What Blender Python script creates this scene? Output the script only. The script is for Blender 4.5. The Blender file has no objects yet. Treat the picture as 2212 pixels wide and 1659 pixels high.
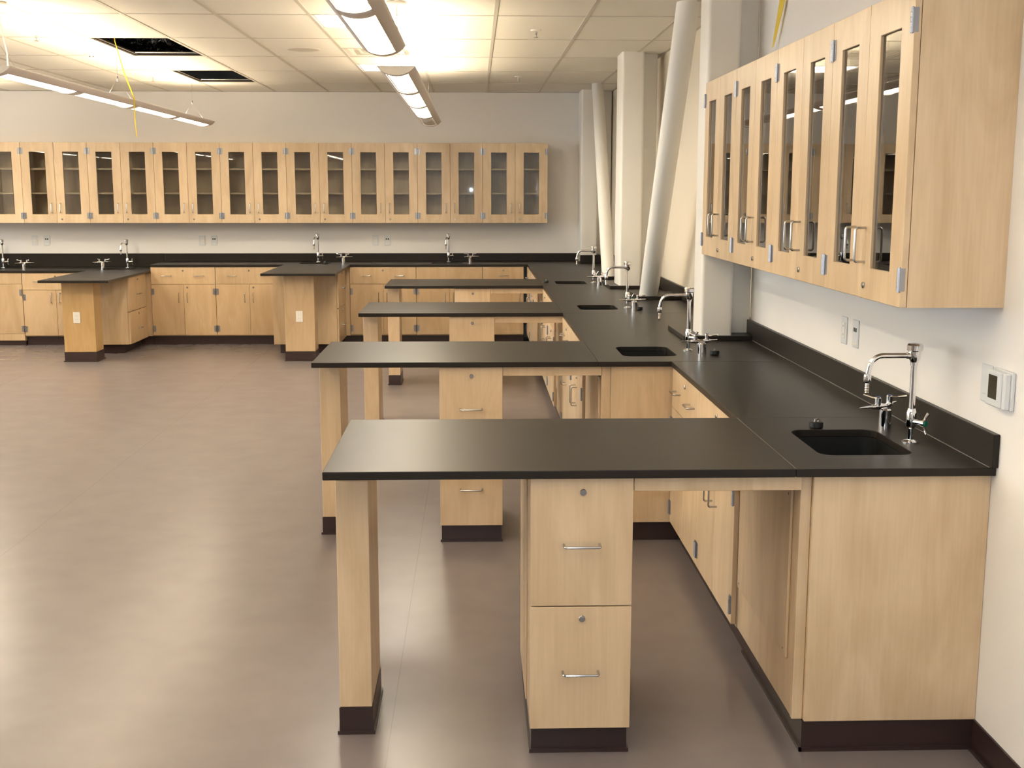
import bpy, bmesh, math, random
from math import pi, sin, cos, radians
from mathutils import Vector, Matrix
random.seed(7)
sc = bpy.context.scene
C = sc.collection
# ------------------------------------------------------------------ camera
F_PX, PITCH, YAW, ROLL, CAM_Z = 2550.0, .1614, -.0317, .0009, 1.7285
cd = bpy.data.cameras.new('camera'); cam = bpy.data.objects.new('camera', cd); C.objects.link(cam)
cd.sensor_width = 36.0; cd.lens = F_PX * 36.0 / 2212.0; cd.clip_start = .05; cd.clip_end = 200
_r = Vector((cos(YAW), sin(YAW), 0)); _f = Vector((-sin(YAW) * cos(PITCH), cos(YAW) * cos(PITCH), -sin(PITCH)))
_u = Vector((-sin(YAW) * sin(PITCH), cos(YAW) * sin(PITCH), cos(PITCH)))
r2 = cos(ROLL) * _r + sin(ROLL) * _u; u2 = cos(ROLL) * _u - sin(ROLL) * _r
M = Matrix((r2, u2, -_f)).transposed().to_4x4(); M.translation = (0, 0, CAM_Z)
cam.matrix_world = M
sc.camera = cam
# ------------------------------------------------------------------ world, light, exposure
w = bpy.data.worlds.new('daylight'); sc.world = w; w.use_nodes = True
bg = w.node_tree.nodes['Background']; bg.inputs[0].default_value = (.82, .91, 1, 1); bg.inputs[1].default_value = 3.9
sc.view_settings.view_transform = 'Standard'; sc.view_settings.look = 'None'
sc.view_settings.gamma = 1; sc.view_settings.use_curve_mapping = False
sc.view_settings.exposure = 1.35
sc.cycles.use_denoising = True
sc.cycles.max_bounces = 10; sc.cycles.diffuse_bounces = 5; sc.cycles.glossy_bounces = 5
sc.cycles.transparent_max_bounces = 12
sc.cycles.sample_clamp_indirect = 6
sc.cycles.caustics_reflective = False; sc.cycles.caustics_refractive = False
LENS_E, TUBE_E, TROFFER_E = 6.5, 10.5, 15.0
LAMP = (1, .87, .66, 1)
UPLAMP = (1, .78, .46, 1)
# camera flash (its reflection shows in the far cabinet glass)
fl = bpy.data.lights.new('camera_flash', 'POINT'); fl.energy = 36; fl.shadow_soft_size = .012; fl.color = (.80, .90, 1)
flo = bpy.data.objects.new('camera_flash', fl); C.objects.link(flo); flo.location = (-.07, .03, CAM_Z + .045)

# ------------------------------------------------------------------ materials
MATS = {}
def nodes_of(name):
    m = bpy.data.materials.new(name); m.use_nodes = True; MATS[name] = m
    nt = m.node_tree; b = nt.nodes['Principled BSDF']
    return m, nt, b
def N(nt, t, **kw):
    n = nt.nodes.new(t)
    for k, v in kw.items(): setattr(n, k, v)
    return n
def plain(name, col, rough=.5, metal=0, spec=.5, coat=0, bump=0, bscale=200, var=0):
    m, nt, b = nodes_of(name)
    b.inputs['Base Color'].default_value = (*col, 1); b.inputs['Roughness'].default_value = rough
    b.inputs['Metallic'].default_value = metal; b.inputs['Specular IOR Level'].default_value = spec
    b.inputs['Coat Weight'].default_value = coat; b.inputs['Coat Roughness'].default_value = .12
    if bump or var:
        g = N(nt, 'ShaderNodeNewGeometry'); t = N(nt, 'ShaderNodeTexNoise'); t.inputs['Scale'].default_value = bscale; t.inputs['Detail'].default_value = 3
        nt.links.new(g.outputs['Position'], t.inputs['Vector'])
        if bump:
            bp = N(nt, 'ShaderNodeBump'); bp.inputs['Strength'].default_value = bump; bp.inputs['Distance'].default_value = .002
            nt.links.new(t.outputs['Fac'], bp.inputs['Height']); nt.links.new(bp.outputs['Normal'], b.inputs['Normal'])
        if var:
            mx = N(nt, 'ShaderNodeMixRGB'); mx.inputs[1].default_value = (*[c * (1 - var) for c in col], 1); mx.inputs[2].default_value = (*[min(1, c * (1 + var)) for c in col], 1)
            nt.links.new(t.outputs['Fac'], mx.inputs[0]); nt.links.new(mx.outputs[0], b.inputs['Base Color'])
    return m
def wood(name, c1, c2, rough=.36):
    m, nt, b = nodes_of(name)
    g = N(nt, 'ShaderNodeNewGeometry'); oi = N(nt, 'ShaderNodeObjectInfo')
    mp = N(nt, 'ShaderNodeMapping'); mp.inputs['Scale'].default_value = (5.5, 5.5, 1.3)
    ad = N(nt, 'ShaderNodeVectorMath', operation='ADD'); sc_ = N(nt, 'ShaderNodeVectorMath', operation='SCALE'); sc_.inputs['Scale'].default_value = 37
    cb = N(nt, 'ShaderNodeCombineXYZ')
    nt.links.new(oi.outputs['Random'], cb.inputs[0]); nt.links.new(oi.outputs['Random'], cb.inputs[2]); nt.links.new(cb.outputs[0], sc_.inputs[0])
    nt.links.new(g.outputs['Position'], mp.inputs[0]); nt.links.new(mp.outputs[0], ad.inputs[0]); nt.links.new(sc_.outputs[0], ad.inputs[1])
    n1 = N(nt, 'ShaderNodeTexNoise'); n1.inputs['Scale'].default_value = 1.1; n1.inputs['Detail'].default_value = 5; n1.inputs['Distortion'].default_value = 1.6
    mp2 = N(nt, 'ShaderNodeMapping'); mp2.inputs['Scale'].default_value = (110, 110, 5)
    n2 = N(nt, 'ShaderNodeTexNoise'); n2.inputs['Scale'].default_value = 1; n2.inputs['Detail'].default_value = 2
    nt.links.new(ad.outputs[0], n1.inputs['Vector']); nt.links.new(g.outputs['Position'], mp2.inputs[0]); nt.links.new(mp2.outputs[0], n2.inputs['Vector'])
    mx = N(nt, 'ShaderNodeMath', operation='MULTIPLY_ADD'); mx.inputs[1].default_value = .25; nt.links.new(n2.outputs['Fac'], mx.inputs[0])
    m7 = N(nt, 'ShaderNodeMath', operation='MULTIPLY'); m7.inputs[1].default_value = .8; nt.links.new(n1.outputs['Fac'], m7.inputs[0]); nt.links.new(m7.outputs[0], mx.inputs[2])
    cr = N(nt, 'ShaderNodeValToRGB'); cr.color_ramp.elements[0].position = .3; cr.color_ramp.elements[1].position = .72
    cr.color_ramp.elements[0].color = (*c1, 1); cr.color_ramp.elements[1].color = (*c2, 1)
    nt.links.new(mx.outputs[0], cr.inputs[0])
    hs = N(nt, 'ShaderNodeHueSaturation'); nt.links.new(cr.outputs[0], hs.inputs['Color'])
    mr = N(nt, 'ShaderNodeMapRange'); mr.inputs[3].default_value = .93; mr.inputs[4].default_value = 1.06
    nt.links.new(oi.outputs['Random'], mr.inputs[0]); nt.links.new(mr.outputs[0], hs.inputs['Value'])
    nt.links.new(hs.outputs[0], b.inputs['Base Color'])
    b.inputs['Roughness'].default_value = rough; b.inputs['Coat Weight'].default_value = .25; b.inputs['Coat Roughness'].default_value = .25
    return m
def emis(name, col, s):
    m, nt, b = nodes_of(name)
    b.inputs['Base Color'].default_value = (.8, .8, .8, 1); b.inputs['Emission Color'].default_value = col; b.inputs['Emission Strength'].default_value = s
    return m
def thin_glass(name, tint=(.97, .99, .98)):
    m, nt, b = nodes_of(name); nt.nodes.remove(b)
    out = nt.nodes['Material Output']
    fr = N(nt, 'ShaderNodeFresnel'); fr.inputs[0].default_value = 1.52
    sc2 = N(nt, 'ShaderNodeMath', operation='MULTIPLY'); sc2.inputs[1].default_value = 1.8; sc2.use_clamp = True
    tr = N(nt, 'ShaderNodeBsdfTransparent'); tr.inputs[0].default_value = (*tint, 1)
    gl = N(nt, 'ShaderNodeBsdfGlossy'); gl.inputs['Roughness'].default_value = .01
    mx = N(nt, 'ShaderNodeMixShader')
    nt.links.new(fr.outputs[0], sc2.inputs[0]); nt.links.new(sc2.outputs[0], mx.inputs[0])
    nt.links.new(tr.outputs[0], mx.inputs[1]); nt.links.new(gl.outputs[0], mx.inputs[2]); nt.links.new(mx.outputs[0], out.inputs[0])
    return m

wood('maple', (.585, .42, .25), (.76, .585, .385))
wood('maple_honey', (.49, .335, .18), (.64, .465, .28))
wood('maple_amber', (.50, .31, .12), (.64, .42, .19))
plain('epoxy', (.021, .0172, .0138), .35, spec=.22)
plain('epoxy_sink', (.010, .010, .010), .5, spec=.3)
plain('rubber', (.036, .019, .017), .33, spec=.5)
plain('paint_wall', (.85, .825, .80), .75, spec=.25, bump=.15, bscale=260)
plain('paint_column', (.86, .835, .79), .42, spec=.4)
plain('paint_pipe', (.84, .82, .78), .5, spec=.4)
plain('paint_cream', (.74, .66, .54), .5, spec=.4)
plain('ceiling_tile', (.84, .81, .74), .9, spec=.1, bump=.5, bscale=160, var=.03)
plain('tee_white', (.60, .56, .49), .5)
plain('chrome', (.86, .86, .88), .07, metal=1)
plain('steel', (.48, .47, .46), .26, metal=1)
plain('hinge_steel', (.36, .36, .38), .38, metal=1)
plain('caulk', (.21, .19, .17), .6)
plain('steel_dark', (.30, .29, .28), .35, metal=1)
plain('white_plastic', (.72, .74, .76), .4)
plain('ivory_plastic', (.84, .80, .74), .4)
plain('black_plastic', (.015, .015, .015), .4)
plain('screen', (.035, .03, .022), .2)
plain('green_plastic', (.0, .16, .09), .35)
plain('blue_plastic', (.03, .05, .35), .35)
plain('fixture_shell', (.80, .73, .68), .45, spec=.4)
plain('fixture_white', (.80, .77, .72), .5)
plain('lens_off', (.80, .78, .74), .4)
plain('yellow_tape', (.72, .52, .01), .5)
plain('plenum', (.03, .028, .026), .9)
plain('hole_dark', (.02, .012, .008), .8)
plain('galvanised', (.35, .36, .36), .4, metal=.8)
plain('foil', (.45, .45, .48), .16, metal=1, bump=1, bscale=24)
MATS['foil'].node_tree.nodes['Bump'].inputs['Distance'].default_value = .05
emis('lens_on', LAMP, LENS_E); emis('tube_on', UPLAMP, TUBE_E); emis('troffer_on', (1, .91, .76, 1), TROFFER_E)
thin_glass('glass')
# floor: beige speckled sheet vinyl, glossy, with welded seams
m, nt, b = nodes_of('vinyl')
g = N(nt, 'ShaderNodeNewGeometry'); n1 = N(nt, 'ShaderNodeTexNoise'); n1.inputs['Scale'].default_value = 5; n1.inputs['Detail'].default_value = 2
n2 = N(nt, 'ShaderNodeTexNoise'); n2.inputs['Scale'].default_value = 2.2; n2.inputs['Detail'].default_value = 3
nt.links.new(g.outputs['Position'], n1.inputs['Vector']); nt.links.new(g.outputs['Position'], n2.inputs['Vector'])
cr = N(nt, 'ShaderNodeValToRGB'); cr.color_ramp.elements[0].position = .3; cr.color_ramp.elements[1].position = .7
cr.color_ramp.elements[0].color = (.186, .160, .160, 1); cr.color_ramp.elements[1].color = (.202, .175, .174, 1)
nt.links.new(n1.outputs['Fac'], cr.inputs[0])
sx = N(nt, 'ShaderNodeSeparateXYZ'); nt.links.new(g.outputs['Position'], sx.inputs[0])
ma = N(nt, 'ShaderNodeMath', operation='ADD'); ma.inputs[1].default_value = 20.28; nt.links.new(sx.outputs[0], ma.inputs[0])
mm = N(nt, 'ShaderNodeMath', operation='MODULO'); mm.inputs[1].default_value = 2.0; nt.links.new(ma.outputs[0], mm.inputs[0])
ml = N(nt, 'ShaderNodeMath', operation='LESS_THAN'); ml.inputs[1].default_value = .0035; nt.links.new(mm.outputs[0], ml.inputs[0])
mxs = N(nt, 'ShaderNodeMixRGB'); mxs.inputs[2].default_value = (.16, .14, .13, 1); nt.links.new(ml.outputs[0], mxs.inputs[0]); nt.links.new(cr.outputs[0], mxs.inputs[1])
nt.links.new(mxs.outputs[0], b.inputs['Base Color'])
rr = N(nt, 'ShaderNodeMapRange'); rr.inputs[3].default_value = .25; rr.inputs[4].default_value = .29; nt.links.new(n2.outputs['Fac'], rr.inputs[0]); b.inputs['Roughness'].default_value = .27
bp = N(nt, 'ShaderNodeBump'); bp.inputs['Strength'].default_value = .02; bp.inputs['Distance'].default_value = .0005
n3 = N(nt, 'ShaderNodeTexNoise'); n3.inputs['Scale'].default_value = 9; n3.inputs['Detail'].default_value = 3; nt.links.new(g.outputs['Position'], n3.inputs['Vector'])
nt.links.new(n3.outputs['Fac'], bp.inputs['Height']); nt.links.new(bp.outputs['Normal'], b.inputs['Normal'])
b.inputs['Specular IOR Level'].default_value = .5

# ------------------------------------------------------------------ mesh helpers
CACHE = {}
def finish(bm, key, mat, smooth=False):
    bmesh.ops.recalc_face_normals(bm, faces=bm.faces)
    me = bpy.data.meshes.new(key); bm.to_mesh(me); bm.free()
    if smooth:
        for p in me.polygons: p.use_smooth = True
        try: me.set_sharp_from_angle(angle=radians(35))
        except Exception: pass
    me.materials.append(MATS[mat]); return me
def link(name, me, parent=None, loc=(0, 0, 0), rot=(0, 0, 0)):
    o = bpy.data.objects.new(name, me); C.objects.link(o); o.location = loc; o.rotation_euler = rot
    if parent is not None: o.parent = parent
    return o
def tag(o, label=None, cat=None, group=None, kind=None):
    if label: o['label'] = label
    if cat: o['category'] = cat
    if group: o['group'] = group
    if kind: o['kind'] = kind
    return o
def thing(name, loc, rz, label, cat, group=None):
    o = bpy.data.objects.new(name, None); C.objects.link(o); o.location = loc; o.rotation_euler = (0, 0, rz)
    o.empty_display_size = .1
    return tag(o, label, cat, group)
def copy_tree(o, parent=None, loc=None, rz=None):
    c = o.copy(); C.objects.link(c); c.parent = parent
    if loc is not None: c.location = loc
    if rz is not None: c.rotation_euler = (0, 0, rz)
    for ch in list(o.children): copy_tree(ch, c)
    return c
def box_mesh(dx, dy, dz, mat, bev=.0015):
    key = ('box', round(dx, 4), round(dy, 4), round(dz, 4), mat, bev)
    if key in CACHE: return CACHE[key]
    bm = bmesh.new(); bmesh.ops.create_cube(bm, size=1)
    for v in bm.verts: v.co = Vector((v.co.x * dx, v.co.y * dy, v.co.z * dz))
    if bev: bmesh.ops.bevel(bm, geom=bm.edges[:], offset=min(bev, .45 * min(dx, dy, dz)), segments=1, affect='EDGES')
    CACHE[key] = finish(bm, 'box_mesh', mat); return CACHE[key]
def box(name, parent, mat, x0, x1, y0, y1, z0, z1, bev=.0015):
    return link(name, box_mesh(x1 - x0, y1 - y0, z1 - z0, mat, bev), parent, ((x0 + x1) / 2, (y0 + y1) / 2, (z0 + z1) / 2))
def add_box(bm, x0, x1, y0, y1, z0, z1):
    r = bmesh.ops.create_cube(bm, size=1)['verts']
    for v in r: v.co = Vector(((x0 + x1) / 2 + v.co.x * (x1 - x0), (y0 + y1) / 2 + v.co.y * (y1 - y0), (z0 + z1) / 2 + v.co.z * (z1 - z0)))
def add_tube(bm, pts, r, seg=10, cap=True, radii=None):
    pts = [Vector(p) for p in pts]; rings = []
    up = None
    for i, p in enumerate(pts):
        if i == 0: d = pts[1] - pts[0]
        elif i == len(pts) - 1: d = pts[-1] - pts[-2]
        else: d = (pts[i + 1] - p).normalized() + (p - pts[i - 1]).normalized()
        d.normalize()
        if up is None: up = Vector((0, 0, 1)) if abs(d.z) < .9 else Vector((1, 0, 0))
        a = d.cross(up).normalized(); bb = a.cross(d).normalized(); up = bb
        rr = radii[i] if radii else r
        rings.append([bm.verts.new(p + rr * (cos(2 * pi * k / seg) * a + sin(2 * pi * k / seg) * bb)) for k in range(seg)])
    for i in range(len(rings) - 1):
        for k in range(seg): bm.faces.new((rings[i][k], rings[i][(k + 1) % seg], rings[i + 1][(k + 1) % seg], rings[i + 1][k]))
    if cap: bm.faces.new(rings[0][::-1]); bm.faces.new(rings[-1])
def add_lathe(bm, prof, seg=16, at=(0, 0, 0), axis='z'):
    rings = []
    for r, z in prof:
        ring = []
        for k in range(seg):
            a = 2 * pi * k / seg; p = Vector((r * cos(a), r * sin(a), z))
            if axis == 'x': p = Vector((p.z, p.x, p.y))
            elif axis == 'y': p = Vector((p.x, p.z, p.y))
            ring.append(bm.verts.new(p + Vector(at)))
        rings.append(ring)
    for i in range(len(rings) - 1):
        for k in range(seg): bm.faces.new((rings[i][k], rings[i][(k + 1) % seg], rings[i + 1][(k + 1) % seg], rings[i + 1][k]))
    bm.faces.new(rings[0][::-1]); bm.faces.new(rings[-1])
def cached(key, mat, fn, smooth=True):
    key = (key, mat)
    if key not in CACHE:
        bm = bmesh.new(); fn(bm); CACHE[key] = finish(bm, key[0] if isinstance(key[0], str) else str(key[0][0]), mat, smooth)
    return CACHE[key]
def rrect(x0, x1, y0, y1, r, n=6):
    out = []
    for cx, cy, a0 in ((x1 - r, y1 - r, 0), (x0 + r, y1 - r, pi / 2), (x0 + r, y0 + r, pi), (x1 - r, y0 + r, 1.5 * pi)):
        for k in range(n + 1):
            a = a0 + pi / 2 * k / n; out.append((cx + r * cos(a), cy + r * sin(a)))
    return out
def slab_mesh(outer, holes, z0, z1, mat, name='slab'):
    bm = bmesh.new()
    edges = []
    for loop in [outer] + holes:
        vs = [bm.verts.new((x, y, z1)) for x, y in loop]
        edges += [bm.edges.new((vs[i], vs[(i + 1) % len(vs)])) for i in range(len(vs))]
    if holes: bmesh.ops.triangle_fill(bm, use_beauty=True, edges=edges)
    else: bm.faces.new(bm.verts[:])
    bmesh.ops.recalc_face_normals(bm, faces=bm.faces)
    r = bmesh.ops.extrude_face_region(bm, geom=bm.faces[:])
    for v in [g for g in r['geom'] if isinstance(g, bmesh.types.BMVert)]: v.co.z = z0
    return finish(bm, name, mat)
def bevel_mod(o, wd=.003):
    md = o.modifiers.new('edge', 'BEVEL'); md.width = wd; md.segments = 2; md.limit_method = 'ANGLE'; md.angle_limit = radians(50)
def rect(x0, x1, y0, y1): return [(x0, y0), (x1, y0), (x1, y1), (x0, y1)]

# ------------------------------------------------------------------ key dimensions (metres)
HC, TH = .914, .0254                    # worktop top, thickness
LOW = .85                               # lowered worktop
YB = 14.125                             # far wall
XW, XWF = 1.56, 1.60                    # thermostat wall, recessed part behind the columns
ZC = 2.87
XL, YR = -8.9, -4.0                    # window wall and wall behind the camera
BY = [3.40, 5.66, 8.01, 10.38]; BD = .813
BXL = [-.451, -.79, -.79, -.79]
XE1, XE2 = .956, .60
ORD = ['first', 'second', 'third', 'fourth', 'fifth', 'sixth', 'seventh', 'eighth', 'ninth', 'tenth']

# ------------------------------------------------------------------ room shell
def struct(name, mat, x0, x1, y0, y1, z0, z1):
    o = box(name, None, mat, x0, x1, y0, y1, z0, z1, 0); o['kind'] = 'structure'; return o
struct('floor', 'vinyl', XL - .2, XWF + .2, YR - .2, YB + .2, -.2, 0)
struct('wall_back', 'paint_wall', XL, XWF + .2, YB, YB + .2, 0, 3.6)
struct('wall_front', 'paint_wall', XL, XWF + .2, YR - .2, YR, 0, 3.6)
struct('wall_right', 'paint_wall', XW, XWF + .2, YR, 6.62, 0, 3.6)
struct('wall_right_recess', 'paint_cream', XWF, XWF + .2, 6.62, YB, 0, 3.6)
struct('roof_deck', 'plenum', XL - .2, XWF + .2, YR - .2, YB + .2, 3.6, 3.8)
# window wall
wins = [(1.6, 4.2), (4.7, 7.3), (7.8, 10.4), (10.9, 13.5)]
ZW0, ZW1 = .92, 2.78
bm = bmesh.new()
add_box(bm, XL - .2, XL, YR - .2, YB + .2, 0, ZW0); add_box(bm, XL - .2, XL, YR - .2, YB + .2, ZW1, 3.6)
ys = [YR - .2] + [v for p in wins for v in p] + [YB + .2]
for i in range(0, len(ys), 2): add_box(bm, XL - .2, XL, ys[i], ys[i + 1], ZW0, ZW1)
o = link('wall_left', finish(bm, 'wall_left', 'paint_wall')); o['kind'] = 'structure'
for i, (a, c) in enumerate(wins):
    bm = bmesh.new(); x0, x1 = XL - .14, XL - .06
    add_box(bm, x0, x1, a, a + .06, ZW0, ZW1); add_box(bm, x0, x1, c - .06, c, ZW0, ZW1); add_box(bm, x0, x1, a + .06, c - .06, ZW0, ZW0 + .06)
    add_box(bm, x0, x1, a + .06, c - .06, ZW1 - .06, ZW1); add_box(bm, x0, x1, (a + c) / 2 - .025, (a + c) / 2 + .025, ZW0 + .06, ZW1 - .06)
    f = link('window_%d' % (i + 1), finish(bm, 'window_frame', 'steel')); f['kind'] = 'structure'
    box('pane', f, 'glass', XL - .103, XL - .097, a + .06, (a + c) / 2 - .025, ZW0 + .06, ZW1 - .06, 0)
    box('pane', f, 'glass', XL - .103, XL - .097, (a + c) / 2 + .025, c - .06, ZW0 + .06, ZW1 - .06, 0)
# rubber wall base along the thermostat wall
def cove(bm, x0, x1, y0, y1):            # straight base with a little toe at the floor
    add_box(bm, x0, x1, y0, y1, 0, .1)
bm = bmesh.new(); add_box(bm, XW - .007, XW, YR, 3.43, 0, .10); add_box(bm, XW - .017, XW - .006, YR, 3.43, 0, .012)
o = link('baseboard_right', finish(bm, 'base', 'rubber')); o['kind'] = 'structure'

# ------------------------------------------------------------------ suspended ceiling
GX0, GXS, GY0, GYS = .145, .61, 10.5, 1.2192
xl = [GX0 + GXS * k for k in range(-19, 3)]                 # -11.445 ... 1.365
yl = [GY0 + GYS * k for k in range(-12, 4)]
ceil = bpy.data.objects.new('ceiling', None); C.objects.link(ceil); ceil['kind'] = 'structure'
def tile(x0, x1, y0, y1):
    x0 = max(x0, XL); x1 = min(x1, XWF - .004); y0 = max(y0, YR); y1 = min(y1, YB - .004)
    if x1 - x0 < .03 or y1 - y0 < .03: return
    if y0 > YB: return
    vis = y1 > 6.5 and x1 > -5.6
    a = (x0 + .004, x1 - .004, y0 + .004, y1 - .004)
    if vis: box('ceiling_tile', ceil, 'ceiling_tile', *a, ZC + .004, ZC + .02, 0)
    else: add_box(rest, *a, ZC + .004, ZC + .02)
rest = bmesh.new()
HOLES = [(-2.905, 9.2808), (-2.905, 11.7192)]
HALF = {(-1.075, 8.0616): 'lo', (-1.075, 10.5): 'hi', (-1.075, 9.2808): 'hi', (-5.345, 8.0616): 'lo', (-5.345, 10.5): 'hi'}
def near(a, b_): return abs(a[0] - b_[0]) < .02 and abs(a[1] - b_[1]) < .02
for x0 in xl + [1.365 + GXS]:
    x1 = x0 + GXS
    for y0 in yl:
        y1 = y0 + GYS
        if any(near((x0, y0), h) for h in HOLES): continue
        hk = [v for k, v in HALF.items() if near((x0, y0), k)]
        if hk: tile(x0, x1, *((y0 + GYS / 2, y1) if hk[0] == 'lo' else (y0, y0 + GYS / 2)))
        else: tile(x0, x1, y0, y1)
o = link('ceiling_tiles_beyond_view', finish(rest, 'tiles', 'ceiling_tile'), ceil); o['kind'] = 'stuff'
for x in xl:
    if x > XL: box('tee_bar', ceil, 'tee_white', x - .012, x + .012, YR, YB, ZC, ZC + .0045, 0)
for y in yl:
    if YR < y < YB: box('cross_tee', ceil, 'tee_white', XL, XWF, y - .0095, y + .0095, ZC + .0006, ZC + .0043, 0)
for y in (8.0616 + GYS / 2, 10.5 + GYS / 2, 9.2808 + GYS / 2): box('cross_tee', ceil, 'tee_white', -1.063, -.477, y - .0095, y + .0095, ZC + .0006, ZC + .0043, 0)
box('wall_angle', ceil, 'tee_white', XL, XWF, YB - .022, YB, ZC - .001, ZC + .0004, 0)
box('wall_angle', ceil, 'tee_white', XWF - .022, XWF, 6.62, YB - .022, ZC - .001, ZC + .0004, 0)
box('wall_angle', ceil, 'tee_white', XW - .022, XW, YR, 6.62, ZC - .001, ZC + .0004, 0)

# openings: galvanised plaster frame set on the grid, foil duct over the first one
for i, (hx, hy) in enumerate(HOLES):
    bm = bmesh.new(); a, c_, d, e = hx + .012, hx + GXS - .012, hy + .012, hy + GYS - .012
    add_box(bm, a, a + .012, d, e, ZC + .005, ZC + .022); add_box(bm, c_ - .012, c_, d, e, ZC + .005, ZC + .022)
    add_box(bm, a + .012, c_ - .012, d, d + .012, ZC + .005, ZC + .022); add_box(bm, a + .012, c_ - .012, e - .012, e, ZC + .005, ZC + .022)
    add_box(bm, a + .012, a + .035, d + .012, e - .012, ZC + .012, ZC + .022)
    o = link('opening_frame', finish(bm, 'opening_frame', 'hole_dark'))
    tag(o, ['dark frame of the open ceiling panel with crinkled foil duct above', 'dark frame of the open ceiling panel nearer the far wall'][i], 'ceiling opening')
    bm = bmesh.new(); add_tube(bm, [(a + .02, e - .10, ZC + .02), (c_ - .01, e - .10, ZC + .02)], .006, 6)
    link('galvanised_rail', finish(bm, 'rail', 'galvanised', True), o)
bm = bmesh.new()
n1_, n2_ = 40, 20
grid = []
for i in range(n1_ + 1):
    row = []
    for j in range(n2_):
        a = 2 * pi * j / n2_; rr = .24 + .022 * sin(i * 1.9 + 2 * sin(j)) + random.uniform(-.02, .02)
        row.append(bm.verts.new((-3.3 + i * 1.5 / n1_, 10.95 + rr * 1.2 * cos(a), ZC + .34 + rr * sin(a))))
    grid.append(row)
for i in range(n1_):
    for j in range(n2_): bm.faces.new((grid[i][j], grid[i][(j + 1) % n2_], grid[i + 1][(j + 1) % n2_], grid[i + 1][j]))
bm.faces.new(grid[0]); bm.faces.new(grid[-1][::-1])
tag(link('foil_duct', finish(bm, 'duct', 'foil')), 'crinkled silver foil duct seen through the ceiling opening', 'duct')

# ------------------------------------------------------------------ troffers, diffuser, ceiling devices
def troffer(x0, y0, label):
    r = thing('ceiling_light', (x0 + .012, y0 + .0095, ZC + .0046), 0, label, 'light', 'lit square ceiling lights'); s, t = GXS - .024, GYS / 2 - .019
    bm = bmesh.new(); q = .018
    for a in ((0, q, 0, t), (s - q, s, 0, t), (q, s - q, 0, q), (q, s - q, t - q, t)): add_box(bm, *a, 0, .07)
    add_box(bm, q, s - q, q, t - q, .05, .07)
    link('frame', finish(bm, 'troffer_frame', 'fixture_white'), r)
    box('diffuser', r, 'troffer_on', q, s - q, q, t - q, .008, .012, 0)
troffer(-1.075, 8.0616, 'lit square ceiling panel above the long curved pendants')
troffer(-1.075, 10.5 + GYS / 2, 'lit square ceiling panel close to the far wall')
troffer(-5.345, 8.0616, 'added unseen square fill light over the open floor, window side')  # out of view, added to brighten the window side of the far wall
troffer(-5.345, 10.5 + GYS / 2, 'added unseen square fill light over the lowered far counter')  # second added fill light, just outside the frame, lifts the far wall
r = thing('air_diffuser', (-1.075 + .012, 9.2808 + GYS / 2 + .0095, ZC + .0046), 0, 'square white louvred air diffuser in the ceiling between lit panels', 'vent')
s, t = GXS - .024, GYS / 2 - .019
for k in range(4):
    q0 = .045 + k * .062; bm = bmesh.new(); z0 = .004 + k * .006
    q1 = q0 + .02
    for a in ((q0, q1, q0, t - q0), (s - q1, s - q0, q0, t - q0), (q1, s - q1, q0, q1), (q1, s - q1, t - q1, t - q0)): add_box(bm, *a, z0, z0 + .006)
    link('louvre', finish(bm, 'louvre', 'fixture_white'), r)
box('back_plate', r, 'tee_white', 0, s, 0, t, .045, .05, 0)
bm = bmesh.new()
for a in ((0, .04, 0, t), (s - .04, s, 0, t), (.04, s - .04, 0, .04), (.04, s - .04, t - .04, t)): add_box(bm, *a, 0, .045)
link('frame', finish(bm, 'diff_frame', 'fixture_white'), r)
def sprinkler(x, y, label):
    r = thing('sprinkler_head', (x, y, ZC + .004), 0, label, 'sprinkler', 'ceiling sprinkler heads')
    link('escutcheon', cached('esc', 'fixture_white', lambda b_: add_lathe(b_, [(.04, 0), (.036, -.008), (.012, -.012)], 20)), r)
    link('stem', cached('spr', 'steel', lambda b_: add_lathe(b_, [(.009, -.012), (.009, -.03), (.005, -.032), (.005, -.05)], 10)), r)
    link('deflector', cached('def', 'steel', lambda b_: add_lathe(b_, [(.017, -.05), (.017, -.053)], 12)), r)
sprinkler(.448, 8.75, 'ceiling sprinkler head above the benches, well clear of the far wall')
sprinkler(.448, 12.2, 'ceiling sprinkler head in line with the benches, close to the far wall')
sprinkler(-3.22, 9.1, 'ceiling sprinkler head between the pendant and the window side')
sprinkler(-3.22, 12.3, 'ceiling sprinkler head beside the far open ceiling panel')
r = thing('smoke_detector', (-3.2, 10.35, ZC + .004), 0, 'white round smoke detector on the ceiling', 'detector')
link('base_plate', cached('sd0', 'fixture_white', lambda b_: add_lathe(b_, [(.065, 0), (.065, -.008)], 24)), r)
link('sensor', cached('sd1', 'fixture_white', lambda b_: add_lathe(b_, [(.045, -.008), (.042, -.035), (.025, -.04)], 24)), r)
link('vent_slots', cached('sd2', 'black_plastic', lambda b_: [add_box(b_, x, x + .014, -.046, -.043, -.032, -.027) for x in (-.022, .008)], False), r)
r = thing('ceiling_speaker', (-1.39, 10.0, ZC + .004), 0, 'flat round white speaker grille in the ceiling', 'speaker')
link('grille', cached('spk', 'tee_white', lambda b_: add_lathe(b_, [(.13, 0), (.128, -.004), (.11, -.006)], 28)), r)
link('rim', cached('spk2', 'fixture_white', lambda b_: add_lathe(b_, [(.14, 0), (.14, -.002)], 28)), r)

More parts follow.
